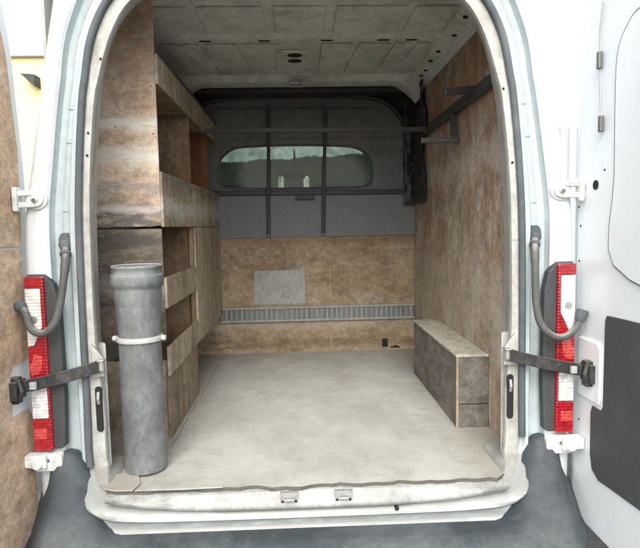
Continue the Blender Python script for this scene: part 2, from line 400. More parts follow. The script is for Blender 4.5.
for px_, lab in ((-.30,'left'),(.15,'right')):  # two pale posts added to stand in for bright spots behind the window
    bm = bmesh.new(); prism(bm, rrect(px_-.05,px_+.05,-.62,1.83,.04), 'y', 7.95, 8.07)
    tag(link('bright_spot_post', bm, 'bright_spot_white', bevel=.01), 'pale post added for a bright spot in the bulkhead window, %s of the pair' % lab, 'post', group='added bright-spot posts beyond the windscreen')

# ------------------------------------------------------------------ the van
van = thing('cargo_van', 'white panel van seen from behind with both rear doors open and a dusty load bay', 'van', (VX, 2, -.62))

# door-opening curves, half width / height, bottom centre to top centre
F = [(0,-.062),(.36,-.060),(.53,-.052),(.65,-.034),(.73,-.005),(.758,.05),(.765,.12),(.765,.3),(.785,.54),(.781,.95),(.767,1.2),(.742,1.41),(.724,1.486),(.673,1.64),(.60,1.755),(.48,1.825),(.30,1.855),(0,1.86)]
S = [(0,-.072),(.38,-.070),(.57,-.064),(.69,-.050),(.775,-.012),(.822,.045),(.830,.12),(.827,.3),(.826,.54),(.82,.95),(.805,1.2),(.784,1.41),(.771,1.486),(.736,1.645),(.655,1.785),(.52,1.87),(.32,1.90),(0,1.905)]
O = [(0,-.20),(.45,-.20),(.70,-.20),(.84,-.185),(.895,-.10),(.912,.02),(.918,.12),(.922,.3),(.926,.54),(.93,.95),(.902,1.2),(.872,1.41),(.858,1.486),(.828,1.65),(.74,1.84),(.60,1.93),(.36,1.975),(0,1.98)]
B = [(0,-.30),(.5,-.30),(.9,-.30),(1.0,-.28),(1.018,-.20),(1.022,0),(1.024,.1),(1.026,.3),(1.026,.54),(1.022,.95),(.980,1.2),(.937,1.42),(.922,1.50),(.888,1.68),(.835,1.88),(.70,2.0),(.42,2.045),(0,2.05)]
def both(c, n=5):
    h = crom([(a,b,0) for a,b in c], n)
    right = [(VX+p.x, p.y) for p in h]; left = [(VX-p.x, p.y) for p in h]
    return right[:-1] + left[::-1][:-1]         # closed loop
Fc, Sc, Oc, Bc = both(F), both(S), both(O), both(B)
def ysh(z): return -.125*max(0, min(1, (.06-z)/.12))
def L(a, b, t): return (a[0]+(b[0]-a[0])*t, a[1]+(b[1]-a[1])*t)
def ring(specs):
    rows = []
    for i in range(len(Fc)):
        r = []
        for (a, b, t, y) in specs:
            p = L(a[i], b[i], t); r.append((p[0], y+ysh(p[1]), p[1]))
        rows.append(r)
    bm = bmesh.new(); loft(bm, rows, close_u=True); return bm
# flange return into the body widens to meet the lining
rows = []
for i in range(len(Fc)):
    f, s = Fc[i], Sc[i]; zz = f[1]
    inn = L(f, s, .85) if zz > .03 else f
    ys = ysh(zz)
    rows.append([(inn[0], .16, max(inn[1], -.02)), (L(f,inn,.25)[0], .05+ys*.5, L(f,inn,.25)[1] if zz>.03 else f[1]), (f[0], .012+ys, f[1]), (L(f,s,.07)[0], 0+ys, L(f,s,.07)[1]), (L(f,s,.8)[0], .0+ys, L(f,s,.8)[1]), (L(f,s,.95)[0], .01+ys, L(f,s,.95)[1])])
bm = bmesh.new(); loft(bm, rows, close_u=True)
fr = link('door_frame', bm, 'flange', van, smooth=True)
bm = ring([(Sc,Oc,-.1,.012),(Sc,Oc,.10,.012),(Sc,Oc,.16,.0),(Sc,Oc,.30,-.003),(Sc,Oc,.36,.006),(Sc,Oc,.42,.035),(Sc,Oc,.66,.040),(Sc,Oc,.70,.034),(Sc,Oc,.92,.030),(Sc,Oc,1.0,.012),(Oc,Bc,.0,.0)])
link('door_shut_channel', bm, 'white_in', van, smooth=True)
# black rubber seal: right foot, up, over the top and down again
sp = [p for p in Sc]
k0 = next(i for i, p in enumerate(sp) if p[1] > .10); k1 = max(i for i, p in enumerate(sp) if p[1] > .05 and p[0] < 0)
bm = bmesh.new(); tube(bm, [(p[0], -.008+ysh(p[1]), p[1]) for p in sp[k0:k1+1]], (.0135,.014), 8, flat=(1,0,0))
link('door_seal', bm, 'rubber', van, smooth=True)
# panel joints across the channel
for sx in (-1,1):
    for z,(a,b) in ((1.39,(.815,.860)),(1.27,(.84,.878)),(1.02,(.87,.91))):
        bm = bmesh.new(); sqbar(bm, (VX+sx*a,.0365,z), (VX+sx*b,.0330,z+.009), .002, .003)
        link('panel_joint', bm, 'joint', van)

# outer skin
rows = []
prof = [(-.0,'o'),(.02,0),(.98,1),(1.0,2),(1.0,3),(1.0,4),(1.0,5)]
for i in range(len(Bc)):
    o, b = Oc[i], Bc[i]; yo = ysh(o[1])*.6
    r = [(o[0],.0+ysh(o[1]),o[1])]
    for t, y in ((.12,-.012),(.75,-.010),(.93,.0),(1,.03),(1,.5),(1,2.1),(1,3.3)):
        p = L(o,b,t); r.append((p[0], y+(yo if t<.2 else 0), p[1]))
    rows.append(r)
bm = bmesh.new(); loft(bm, rows[:], close_u=True)
# leave the underside of the body open only at the floor line: the loft is closed all round
link('body_shell', bm, 'white', van, smooth=True)

# cab
bm = bmesh.new()
def side_profile(sx):
    X = VX+sx*1.02
    prism(bm, [(3.3,-.3),(5.2,-.3),(5.25,.2),(5.1,.42),(4.5,.62),(3.3,.62)], 'x', X, X-sx*.04)
    sqbar(bm, (VX+sx*.98,4.35,.62),(VX+sx*.80,3.42,1.93), .07,.09)
side_profile(1); side_profile(-1)
box(bm, VX-.97,VX+.97,4.4,5.2,.50,.60); box(bm, VX-.97,VX+.97,5.15,5.25,-.2,.5)
box(bm, VX-.76,VX+.76,3.28,3.46,1.93,2.02); 
link('cab_body', bm, 'white', van, bevel=.02)
bm = bmesh.new(); vs=[bm.verts.new(p) for p in ((VX-.92,4.36,.62),(VX+.92,4.36,.62),(VX+.78,3.44,1.92),(VX-.78,3.44,1.92))]; bm.faces.new(vs)
link('windscreen', bm, 'wglass', van, solid=.004)
bm = bmesh.new(); prism(bm, [(3.75,.2),(4.35,.2),(4.35,.98),(4.15,1.08),(3.85,1.02),(3.75,.8)], 'x', VX-.95, VX+.95)
dash = link('dashboard', bm, 'cab', van, bevel=.03)
link('cab_floor', bx(VX-.98,VX+.98,2.16,4.4,-.1,-.02), 'cab', van)
for sx, w in ((-.55,.26),(.42,.42)):
    bm = bmesh.new(); prism(bm, [(2.5,.1),(3.05,.15),(3.05,.38),(2.62,.36),(2.45,1.12),(2.33,1.10),(2.40,.2)], 'x', VX+sx-w, VX+sx+w)
    s_ = link('cab_seat', bm, 'seat', van, bevel=.04)
    bm = bmesh.new(); 
    for q in ([0] if w<.3 else [-.2,.2]):
        bm = bmesh.new(); prism(bm, rrect(VX+sx+q-.13,VX+sx+q+.13,1.10,1.285,.05), 'y', 2.36, 2.45); link('headrest', bm, 'seat', s_, bevel=.02)
bm = bmesh.new(); prism(bm, rrect(-.135,.075,1.415,1.48,.02), 'y', 3.50,3.53); tube(bm, [(-.03,3.54,1.48),(-.03,3.48,1.62),(-.03,3.60,1.70)], .01, 8)
link('rear_view_mirror', bm, 'cab', van, bevel=.004)
wheel0 = None
for sx in (-1,1):
    for y in (.95,4.55):
        X = VX+sx*.90
        bm = bmesh.new()
        prof = [(.20,-.09),(.30,-.11),(.335,-.09),(.345,-.05),(.345,.05),(.335,.09),(.30,.11),(.20,.09)]
        rows = [[(X+q[1], y+q[0]*math.cos(a), -.275+q[0]*math.sin(a)) for q in prof] for a in [2*math.pi*k/32 for k in range(32)]]
        loft(bm, rows, close_u=True)
        w = link('wheel', bm, 'tyre', van, smooth=True)
        bm = bmesh.new(); disc(bm, (y,-.275), .205, 'x', (X+sx*.02,X+sx*.07), 28)
        link('rim', bm, 'rim', w, bevel=.01)

# load bay shell
XR, XL = VX+.858, VX-.950
YB = 2.10
front = [(.80,.14),(.765,.0),(.745,-.06),(.72,-.085)]
edge = []
x = .70
while x > -.72:
    edge.append((x+VX, -.098+.004*math.sin(x*23)+.004*math.sin(x*57+1)+random.uniform(-.003,.003) - (.010 if -.15<x<-.0 else 0))); x -= .028
pts = [(XR-.012,YB),(XR-.012,.16)]+[(VX+a,b) for a,b in front]+edge+[(VX-.745,-.085),(VX-.765,-.02),(VX-.80,.14),(XL+.012,.17),(XL+.012,YB)]
bm = pr(pts,'z',-.0125,0)
bm.normal_update()
for f in bm.faces:
    if abs(f.normal.z) < .5: f.material_index = 1
lf = link('load_floor', bm, ['floor','edge'], van)
bm = bmesh.new(); pl = []; pr_ = []
y = .30
while y < 2.0:
    x = -.578+.003*math.sin(y*7)+.003*math.sin(y*31+1)+random.uniform(-.002,.002); w_ = .001+.0028*abs(math.sin(y*13))+.002*random.random()
    pl.append((x-w_,y)); pr_.append((x+w_,y)); y += .045
loft(bm, [[(a[0],a[1],.0022),(b[0],b[1],.0022)] for a,b in zip(pl,pr_)])
link('floor_crack', bm, 'crack', lf)
# thin broken board at the threshold beside the pipe
bm = bmesh.new()
prism(bm, [(-.775,.02),(-.765,-.05),(-.735,-.09),(-.69,-.107),(-.625,-.108),(-.612,-.06),(-.63,.0),(-.66,.05)], 'z', .002, .008)
prism(bm, [(-.605,-.06),(-.617,-.110),(-.44,-.112),(-.30,-.108),(-.30,-.104),(-.46,-.085),(-.56,-.05)], 'z', .002, .007)
link('threshold_board', bm, 'floor', lf, bevel=.002)
# sill step below the floor edge
rows = []
n = 60
for i in range(n+1):
    t = -1+2*i/n; x = VX+t*.735; cz = -.006-.046*(1-abs(t)**4)
    rows.append([(x,-.02,-.014),(x,-.104,-.015),(x,-.110,-.019),(x,-.112,min(-.020,cz+.03)),(x,-.118,min(-.022,cz+.012)),(x,-.128,min(-.026,cz+.002)),(x,-.136,cz-.008),(x,-.134,cz-.02),(x,-.12,cz-.03)])
bm = bmesh.new(); loft(bm, rows)
sl = link('sill', bm, 'sill', van, smooth=True)
for x in (-.058,.140):
    bm = bmesh.new()
    box(bm, x-.032,x+.032,-.129,-.112,-.056,-.016)
    tube(bm, [(x-.016,-.127,-.030),(x-.016,-.143,-.036),(x+.016,-.143,-.036),(x+.016,-.127,-.030)], .0045, 8)
    st = link('door_striker', bm, 'steel_l', sl, bevel=.003)
    for q in (-.024,.024):
        bm = bmesh.new(); disc(bm, (x+q,-.047), .005, 'y', (-.1305,-.128), 10); link('bolt', bm, 'dark', fr)
bm = bmesh.new(); disc(bm, (.335,-.088), .008, 'y', (-.132,-.10), 12)
link('drain_hole', bm, 'dark', sl)

# side linings
def wavy(bm, x0, x1, ys, zs, amp):
    pass
bm = bx(XR-.012, XR, .10, YB, .0, 1.92)
link('side_lining', bm, 'ply_wall', van)
link('side_wall', bx(XL-.004, XL+.008, .10, YB+.06, -.02, 1.93), 'wallL', van)
link('side_wall', bx(XR+.003, XR+.02, .10, YB+.06, -.02, 1.93), 'wallL', van)
link('corner_pillar', pr([(XR-.012,.055),(XR-.012,.13),(VX+.80,.10),(VX+.765,.05)],'z',.03,.52), 'flange', van, bevel=.006)
link('corner_pillar', pr([(VX-.83,.055),(VX-.83,.13),(VX-.80,.10),(VX-.765,.05)],'z',.03,.52), 'flange', van, bevel=.006)
for sx in (-1,1):
    bm = bmesh.new()
    X0 = VX+sx*.7835
    o = rrect(X0-.013,X0+.013,.19,.365,.012)
    prism(bm, o, 'y', -.004, .004)  # solid dark plate, its colour stands in for the shade in the slot
    s_ = link('latch_slot', bm, 'dark', fr, bevel=.001)
    bm = bmesh.new(); tube(bm, [(X0,-.006,.30),(X0,-.012,.32),(X0,-.006,.345)], .006, 8)
    link('latch_pin', bm, 'steel_l', s_)
    # strap anchor on the pillar
    bm = bmesh.new()
    prism(bm, [(VX+sx*.755,.405),(VX+sx*.80,.40),(VX+sx*.80,.53),(VX+sx*.775,.50),(VX+sx*.755,.47)], 'y', -.012,.002)
    link('strap_anchor', bm, 'flange', fr, bevel=.003)
# screws along the flange
for sx in (-1,1):
    for z,hw in ((1.44,.748),(1.17,.784)) if sx > 0 else ((1.56,.712),(1.30,.770),(1.22,.778)):
        bm = bmesh.new(); disc(bm, (VX+sx*hw,z), .0045, 'y', (-.0025,.001), 10); link('flange_bolt', bm, 'dark', fr)

# roof
bm = bmesh.new(); box(bm, XL, XR, .06, YB+.06, 1.945, 1.955)
# pressed fields between the bows
def field(x0,x1,y0,y1,h=.014): box(bm, x0,x1,y0,y1,1.945-h,1.9449)
for (y0,y1) in ((.25,.48),(.52,.86),(1.10,1.30),(1.36,1.66)):
    pass
def ffield(pts, h=.015): prism(bm, pts, 'z', 1.945-h, 1.9449)
for (y0,y1) in ((.24,.50),(.54,.87)):
    for a,b in ((-.78,-.50),(-.46,-.16),(-.11,.13),(.18,.50),(.54,.74)): field(VX+a,VX+b,y0,y1)
for m_ in (-1,1):
    q = lambda x,y: (VX+m_*x,y)
    for P_ in ([q(.13,1.06),q(.30,1.06),q(.26,1.62),q(.13,1.62)],[q(.335,1.06),q(.50,1.06),q(.47,1.62),q(.295,1.62)],
               [q(.535,1.06),q(.62,1.06),q(.60,1.36),q(.515,1.36)],[q(.515,1.39),q(.70,1.39),q(.69,1.62),q(.50,1.62)],[q(.655,1.06),q(.72,1.06),q(.71,1.36),q(.635,1.36)]):
        ffield(P_)
for k in range(5): sqbar(bm, (VX-.62+.31*k-.02*k,1.665,1.943),(VX-.62+.31*k+.18,1.672,1.943),.012,.014)
rf = link('roof_lining', bm, 'ceil', van, bevel=.011, seg=3)
def bow(y0, y1, zc, slots, drop=0):
    rows = []
    for i in range(41):
        t = -1+2*i/40; x = VX+t*.83; dz = -drop*max(0,abs(t)-.78)**1.5/.22**1.5
        z = zc+dz
        rows.append([(x,y0,1.946),(x,y0+.02,z+.004),(x,y0+.03,z),(x,y1-.03,z),(x,y1-.02,z+.004),(x,y1,1.946)])
    b = bmesh.new(); loft(b, rows)
    o = link('roof_bow', b, 'ceil_rib', van, smooth=True)
    if slots:
        for s in slots:
            b = bmesh.new(); prism(b, [(s+p[0],(y0+y1)/2+p[1]) for p in rrect(-.032,.032,-.010,.010,.009)], 'z', zc-.002, zc+.003)
            link('slot', b, 'dark', o)
    return o
bow(.90,1.02,1.925,(-.47,-.16,.17,.47,.62))
bow(.08,.20,1.92,(-.4,0,.4))
b2 = bow(1.70,1.90,1.905,(),.14)
bm = bmesh.new(); box(bm,-.045,.045,1.70,1.80,1.885,1.9045); 
br = link('roof_bracket', bm, 'ceil_rib', b2, bevel=.005)
for x,y in ((-.025,1.72),(.025,1.72),(0,1.76)):
    bm = bmesh.new(); disc(bm,(x,y),.010,'z',(1.883,1.886),12); link('bracket_hole', bm, 'dark', b2)
for y in (1.235,1.345):
    bm = bmesh.new(); disc(bm,(0,0),1,'z',(1.928,1.9445),24)
    for vv in bm.verts: vv.co.x = vv.co.x*.042-.002; vv.co.y = y+vv.co.y*.032
    link('roof_vent', bm, 'dark', rf)
bm = bmesh.new(); box(bm, -.085,.08,1.17,1.41,1.932,1.9445)
link('vent_plate', bm, 'ceil_rib', rf, bevel=.006)
for x0,x1 in ((XR-.115,XR-.014),(XL+.012,XL+.11)):
    bm = bmesh.new(); prism(bm, [(x0,1.946),(x0+.012,1.918),(x1-.012,1.905),(x1,1.89),(x1,1.946)], 'y', .10, YB-.01)
    rr = link('roof_rail', bm, 'ceil_rib', van, bevel=.004)
    for y in (.6,.85,1.12,1.30,1.5,1.62):
        bm = bmesh.new(); disc(bm, ((x0+x1)/2+.01*math.sin(y*9), y), .013, 'z', (1.906,1.916), 12); link('rail_hole', bm, 'dark', rr)
link('headliner_gap_shade', bx(VX-.80,VX+.80,1.92,2.085,1.88,1.944), 'cloth', van, bevel=.02)  # solid black block that paints the shade of the gap behind the bow

# bulkhead ------------------------------------------------------------
bulk = link('bulkhead', bx(XL+.01,XR,2.115,2.15,-.02,.90), 'bulk', van)
# upper steel sheet with an arched head and a window hole
def arch(hw, base, top, r):
    return None
outer = [(-.83,1.205),(XR-.009,1.205),(XR-.009,1.30),(XR-.02,1.55),(.78,1.70),(.70,1.80),(.60,1.855),(.45,1.88),(0,1.895),(-.45,1.885),(-.62,1.86),(-.72,1.82),(-.80,1.72),(-.83,1.5)]
win = crom([(-.585,1.30,0),(-.54,1.245,0),(-.40,1.232,0),(-.0,1.228,0),(.38,1.228,0),(.50,1.235,0),(.548,1.27,0),(.55,1.36,0),(.53,1.44,0),(.44,1.51,0),(.30,1.53,0),(-.02,1.54,0),(-.32,1.535,0),(-.46,1.52,0),(-.55,1.455,0),(-.59,1.37,0)], 4, True)
win = [(p.x+.0,p.y) for p in win]
def plate_with_hole(outer, inner, y0, y1):
    """ring of quads between matching angular samples"""
    bm = bmesh.new(); cx, cz = -.0, 1.385; N = 96
    def hit(poly, a):
        d = (math.cos(a), math.sin(a)); best = None
        for i in range(len(poly)):
            p, q = poly[i], poly[(i+1)%len(poly)]
            ex, ez = q[0]-p[0], q[1]-p[1]; den = d[0]*ez-d[1]*ex
            if abs(den) < 1e-9: continue
            t = ((p[0]-cx)*ez-(p[1]-cz)*ex)/den; u = ((p[0]-cx)*d[1]-(p[1]-cz)*d[0])/den
            if t > 0 and -1e-6 <= u <= 1+1e-6 and (best is None or t > best): best = t
        return (cx+d[0]*best, cz+d[1]*best)
    angs = sorted(set([2*math.pi*k/N for k in range(N)]+[math.atan2(p[1]-cz,p[0]-cx)%(2*math.pi) for p in outer]))
    rows = []
    for a in angs:
        o, i = hit(outer,a), hit(inner,a)
        rows.append([(i[0],y1,i[1]),(i[0],y0,i[1]),(o[0],y0,o[1]),(o[0],y1,o[1])])
    loft(bm, rows, close_u=True, close_v=True); return bm
up = link('upper_sheet', plate_with_hole(outer, win, 2.085, 2.112), 'bulk', bulk, bevel=.003)
def grow(poly, d):
    cx = sum(p[0] for p in poly)/len(poly); cz = sum(p[1] for p in poly)/len(poly); out = []
    for i, p in enumerate(poly):
        q = poly[(i+1)%len(poly)]; r = poly[i-1]; t = Vector((q[0]-r[0], q[1]-r[1])).normalized(); nx, nz = t.y, -t.x
        if (p[0]-cx)*nx+(p[1]-cz)*nz < 0: nx, nz = -nx, -nz
        out.append((p[0]+nx*d, p[1]+nz*d))
    return out
bm = bmesh.new(); tube(bm, [(p[0],2.084,p[1]) for p in win], (.007,.007), 8, closed=True, flat=(0,1,0))
link('window_gasket', bm, 'rubber', bulk, smooth=True)
bm = bmesh.new(); bm.faces.new([bm.verts.new((p[0],2.10,p[1])) for p in grow(win,.004)])
link('window_glass', bm, 'glass', bulk, solid=.004)
# wall above/around the arch, behind the gasket
bm = bmesh.new()
hi = [p for p in outer[1:]]
arc = crom([(-.83,1.55,0),(-.80,1.72,0),(-.72,1.82,0),(-.60,1.865,0),(-.45,1.885,0),(0,1.895,0),(.45,1.885,0),(.60,1.86,0),(.70,1.805,0),(.78,1.70,0),(.82,1.55,0)], 5)
tube(bm, [(p.x,2.075,p.y) for p in arc], .02, 8)
link('arch_seal', bm, 'cloth', bulk, smooth=True)
bm = bmesh.new()
loft(bm, [[(p.x,2.10,p.y),(p.x*1.03,2.10,1.96)] for p in arc]); 
link('head_panel', bm, 'cloth', bulk, solid=.004)
bm = bmesh.new(); box(bm,-.83,XR-.008,2.078,2.112,.868,1.20); link('lower_sheet', bm, 'bulk_low', bulk, bevel=.003)
bm = bmesh.new(); sqbar(bm, (-.83,2.068,1.200),(.80,2.068,1.188), .03,.034); box(bm,-.02,.12,2.055,2.078,1.14,1.165)
link('ledge', bm, 'cloth', bulk, bevel=.005)
for z in (1.80,1.585):
    bm = bmesh.new(); sqbar(bm, (-.80 if z<1.7 else -.6,2.080,z),(.80 if z<1.7 else .55,2.080,z-.008), .012,.012)
    link('pressed_rib', bm, 'bulk', bulk, bevel=.005)
# brown board
bb = link('plywood_board', bx(-.80,XR-.014,2.092,2.1135,.0,.885), 'ply_bulk', bulk)
bm = bmesh.new(); box(bm, .612,.655,2.089,2.0925,.022,.085)
box(bm, .675,.745,2.089,2.0925,.012,.024); box(bm, .70,.73,2.0885,2.0925,.022,.032)
link('board_hole', bm, 'dark', bb)
link('pale_patch', pr([(-.345,.372),(.034,.370),(.036,.626),(-.343,.622)],'y',2.090,2.0915), 'patch', bb)
bm = bmesh.new(); box(bm, .222,.228,2.0905,2.092,.0,.88)
link('board_joint', bm, 'ply_side', bb)
bm = bmesh.new()
z0,z1 = .238,.352
xa, xb = -.60,XR-.018
box(bm, xa,xb,2.086,2.0915,z0,z1,1); box(bm, xa,xb,2.066,2.0865,z1-.018,z1); box(bm, xa,xb,2.066,2.0865,z0,z0+.018)
x = xa
while x < xb-.014: box(bm, x+random.uniform(-.002,.002), x+.014+random.uniform(-.004,.003), 2.072, 2.0868, z0+.017, z1-.017); x += .0375
rl = link('lashing_rail', bm, ['galv','steel'], bulk, bevel=.002)
for x0, x1 in ((-.199,-.224),(.211,.178)):
    bm = bmesh.new(); tube(bm, [(x0,2.035,1.80),(x0*.3+x1*.7-.002,2.035,1.15),(x1,2.045,.875)], .0125, 10)
    g = link('guard_bar', bm, 'rackbar', bulk, smooth=True)
    for z in (.885,1.79):
        bm = bmesh.new(); disc(bm,(x1 if z<1 else x0,z),.008,'y',(2.024,2.075),10); link('bar_bolt', bm, 'steel', bulk)
# crumpled black liner hanging on the corner post
bm = bmesh.new()
rows = []
for i in range(25):
    z = 1.09+(1.90-1.09)*i/24; r = []
    w = .40+.05*math.sin(i*.5)
    for j in range(13):
        t = j/12
        if t < .25: p = Vector((XR-.07+.30*t*.0-.0, 2.06-.0, z)); p.x = XR-.10+t*.30
        else: p = Vector((XR-.028, 2.05-(t-.25)/.75*w, z))
        q = .016*math.sin(i*1.3+j*2.1)+.014*math.sin(i*.7-j*1.1+2)+random.uniform(-.006,.006)
        p.x += -abs(q) if t >= .25 else 0; p.y += -abs(q)*1.2
        r.append(p)
    rows.append(r)
loft(bm, rows); link('corner_liner', bm, 'cloth', van, smooth=True, solid=.006)

# tail lights ----------------------------------------------------------
def tail(sx, dz):
    def X(h): return VX+sx*h
    hw_in, hw_m, hw_out = .905,.948,1.012
    z0,z1 = .138+dz,.787+dz
    bm = bmesh.new()
    # dark trim blade, curved inner edge
    o = [(X(.925),z0),(X(.906),z0+.01),(X(.898),z0+.2),(X(.900),z1-.10),(X(.915),z1-.03),(X(.948),z1+.006),(X(1.012),z1+.006),(X(1.012),z0)]
    prism(bm, o, 'y', -.030, .01)
    t = link('tail_light', bm, 'trim', van, bevel=.006)
    def seg(name, pts, mat, y=-.048):
        bm = bmesh.new(); prism(bm, [(X(a),b+dz) for a,b in pts], 'y', y, -.024); link(name, bm, mat, t, bevel=.004)
    a, b = hw_m-.004, hw_out
    seg('red_lens', [(a,.787),(b,.787),(b,.745),(a+.012,.745),(a+.012,.60),(a+.045,.53),(b,.53),(b,.40),(a,.40)], 'red')
    seg('white_lens', [(a+.0135,.7435),(b,.7435),(b,.532),(a+.047,.532),(a+.0135,.602)], 'lens_w', -.046)
    seg('clear_lens', [(a+.010,.398),(b,.398),(b,.262),(a+.010,.262)], 'clear', -.046)
    seg('red_lens', [(a,.398),(a+.008,.398),(a+.008,.260),(b,.260),(b,.140),(a,.140)], 'red')
    seg('painted_reflection', [(a+.018,.495),(a+.05,.505),(a+.055,.475),(a+.07,.465),(a+.06,.42),(a+.03,.43),(a+.02,.46)], 'red_l', -.0500)  # lighter red shape, a reflection painted onto the lens
    seg('painted_reflection', [(a+.018,.225),(a+.065,.225),(a+.065,.185),(a+.018,.185)], 'red_l', -.0500)
    bm = bmesh.new(); disc(bm, (X(.985), .63+dz), .014, 'y', (-.0475,-.045), 14)
    link('bulb', bm, 'steel_l', t)
tail(-1, 0); tail(1, .004)

# bumper ---------------------------------------------------------------
rows = []
def sm(t): t = max(0,min(1,t)); return t*t*(3-2*t)
N = 90
for i in range(N+1):
    t = -1+2*i/N; hw = abs(t)*1.045; x = VX+math.copysign(hw,t)
    k = sm((hw-.70)/.20); top = -.165+k*.292
    c = sm((hw-.93)/.15)
    y = lambda v: v+c*(.30)*max(0, (1-abs(v+.0)/.6))*(1 if v<0 else .3)
    w = [(.03,top-.01),(-.02,top),(-.035,top-.012),(-.06-.05*(1-k),top-.05*k-.002),(-.10-.06*(1-k),top-.13*k-.003),(-.17-.05*(1-k),top-.21*k-.005),(-.235,-.185),(-.262,-.20),(-.272,-.23),(-.262,-.36),(-.24,-.40),(-.10,-.42)]
    rows.append([(x, y(a)+c*.02, b) for a,b in w])
bm = bmesh.new(); loft(bm, rows)
link('rear_bumper', bm, 'bumper', van, smooth=True)
# doors ------------------------------------------------------------------
def door(sx):
    Xf = VX+sx*1.043 if sx > 0 else -1.022       # inner face
    yo = .055 if sx > 0 else .078
    # hinge edge leans with the body side; outline in (y, z)
    hinge_edge = [(yo-.02,-.20),(yo,-.05),(yo,.3),(yo,.7),(yo+.005,1.0),(yo-.0,1.2),(yo-.02,1.36),(yo-.05,1.56),(yo-.09,1.72),(yo-.17,1.86),(yo-.30,1.93)]
    if sx < 0: hinge_edge = [(yo-.015,-.20),(yo-.01,-.05),(yo-.0,.3),(yo,.7),(yo+.02,1.0),(yo+.02,1.2),(yo,1.4),(yo-.015,1.56),(yo-.05,1.72),(yo-.13,1.86),(yo-.26,1.93)]
    far = [(-.72,1.93),(-.76,1.8),(-.78,1.0),(-.78,.0),(-.76,-.20)]
    e = [(p.x,p.y) for p in crom([(a,b,0) for a,b in hinge_edge], 4)]
    d = link('rear_door', pr(e+far,'x',Xf+sx*.012,Xf+sx*.055), 'white_door', van, bevel=.012, seg=3)
    d['label'] = 'open rear door with bare white inner skin and charcoal panel' if sx > 0 else 'open rear door lined with stained plywood'
    return d, Xf
# right door -------------------------------------------------------------
rd, XD = door(1)
sR = XD/1.04
def fr_(y, z): return (-2.09+(y+2.09)*sR, .95+(z-.95)*sR)
# raised inner pressing with the sunk panel field
ring_o = [fr_(*p) for p in [(-.02,-.18),(-.02,.3),(-.02,.9),(-.025,1.2),(-.04,1.40),(-.06,1.52),(-.11,1.66),(-.20,1.80),(-.33,1.88),(-.75,1.88),(-.755,-.18)]]
bm = bmesh.new(); prism(bm, ring_o, 'x', XD+.004, XD+.0125)
ip = link('inner_pressing', bm, 'white_door', rd, bevel=.004, seg=3)
fld = [fr_(*p) for p in [(-.275,.80),(-.268,1.10),(-.262,1.40),(-.275,1.50),(-.32,1.555),(-.40,1.585),(-.70,1.585),(-.72,.80)]]
cf = crom([(a,b,0) for a,b in fld], 4, True)
bm = bmesh.new(); prism(bm, [(p.x,p.y) for p in cf], 'x', XD-.002, XD+.0045)
wf = link('window_blank', bm, 'white_door', rd, bevel=.002)
bm = bmesh.new(); tube(bm, [(XD+.002,p.x,p.y) for p in cf], .0045, 6, closed=True)
link('blank_gasket', bm, 'rubber', wf, smooth=True)
pn = [fr_(*p) for p in [(-.240,.625),(-.30,.628),(-.72,.64),(-.745,.60),(-.745,.10),(-.72,.055),(-.45,.045),(-.30,.035),(-.21,.028),(-.165,.05),(-.150,.10),(-.148,.255),(-.158,.285),(-.215,.285),(-.228,.30),(-.230,.605)]]
# bottom edge rises towards the hinge
bm = bmesh.new(); prism(bm, pn, 'x', XD-.001, XD+.0042)
link('lower_panel', bm, 'dpanel', rd, bevel=.004)
bm = bmesh.new(); 
prism(bm, [fr_(*p) for p in [(-.06,.30),(-.205,.30),(-.215,.32),(-.215,.50),(-.19,.52),(-.06,.52)]], 'x', XD-.006, XD+.0042)
link('strap_plate', bm, 'white_door', rd, bevel=.005)
bm = bmesh.new(); disc(bm, fr_(-.145,1.073), .017, 'x', (XD+.001,XD+.006), 20); link('round_hole', bm, 'dark', rd)
a, b = fr_(-.168,1.50), fr_(-.19,1.27)
bm = bmesh.new(); c0 = fr_(-.16,1.60)
tube(bm, [(XD-.004,c0[0]-.02,c0[1]+.08),(XD-.006,c0[0]-.01,c0[1]),(XD-.006,*a),(XD-.006,(a[0]+b[0])/2+.002,(a[1]+b[1])/2),(XD-.006,*b)], .003, 6)
rod = link('latch_rod', bm, 'steel_l', rd, smooth=True)
for c,h in ((fr_(-.172,1.49),.03),(fr_(-.19,1.275),.028)):
    bm = bmesh.new(); sqbar(bm, (XD-.008,c[0],c[1]-h),(XD-.008,c[0]+.001,c[1]+h), .016,.018, up=(0,1,0)); link('rod_guide', bm, 'steel', rd, bevel=.004)
for (y,z) in ((-.03,1.0),(-.045,.93),(-.04,.80),(-.06,.50),(-.20,1.12),(-.06,.20)):
    bm = bmesh.new(); c = fr_(y,z); disc(bm, c, .004, 'x', (XD+.002,XD+.006), 8); link('door_bolt', bm, 'dark', rd)
# left door --------------------------------------------------------------
ld, XD2 = door(-1)
XD2i = XD2-.012
bm = bmesh.new()
prism(bm, [(.012,.895),(.028,1.08),(.030,1.25),(.008,1.42),(-.006,1.56),(-.05,1.70),(-.14,1.80),(-.75,1.82),(-.75,.90)], 'x', XD2i+.001, XD2i+.012)
link('upper_plywood', bm, 'ply_door', ld, bevel=.002)
bm = bmesh.new()
prism(bm, [(.012,.475),(.014,.885),(-.75,.892),(-.75,-.18),(.012,-.18),(.022,.25),(-.01,.29),(-.125,.29),(-.125,.45),(-.10,.475)], 'x', XD2i+.001, XD2i+.011)
link('lower_plywood', bm, 'ply_door', ld, bevel=.002)

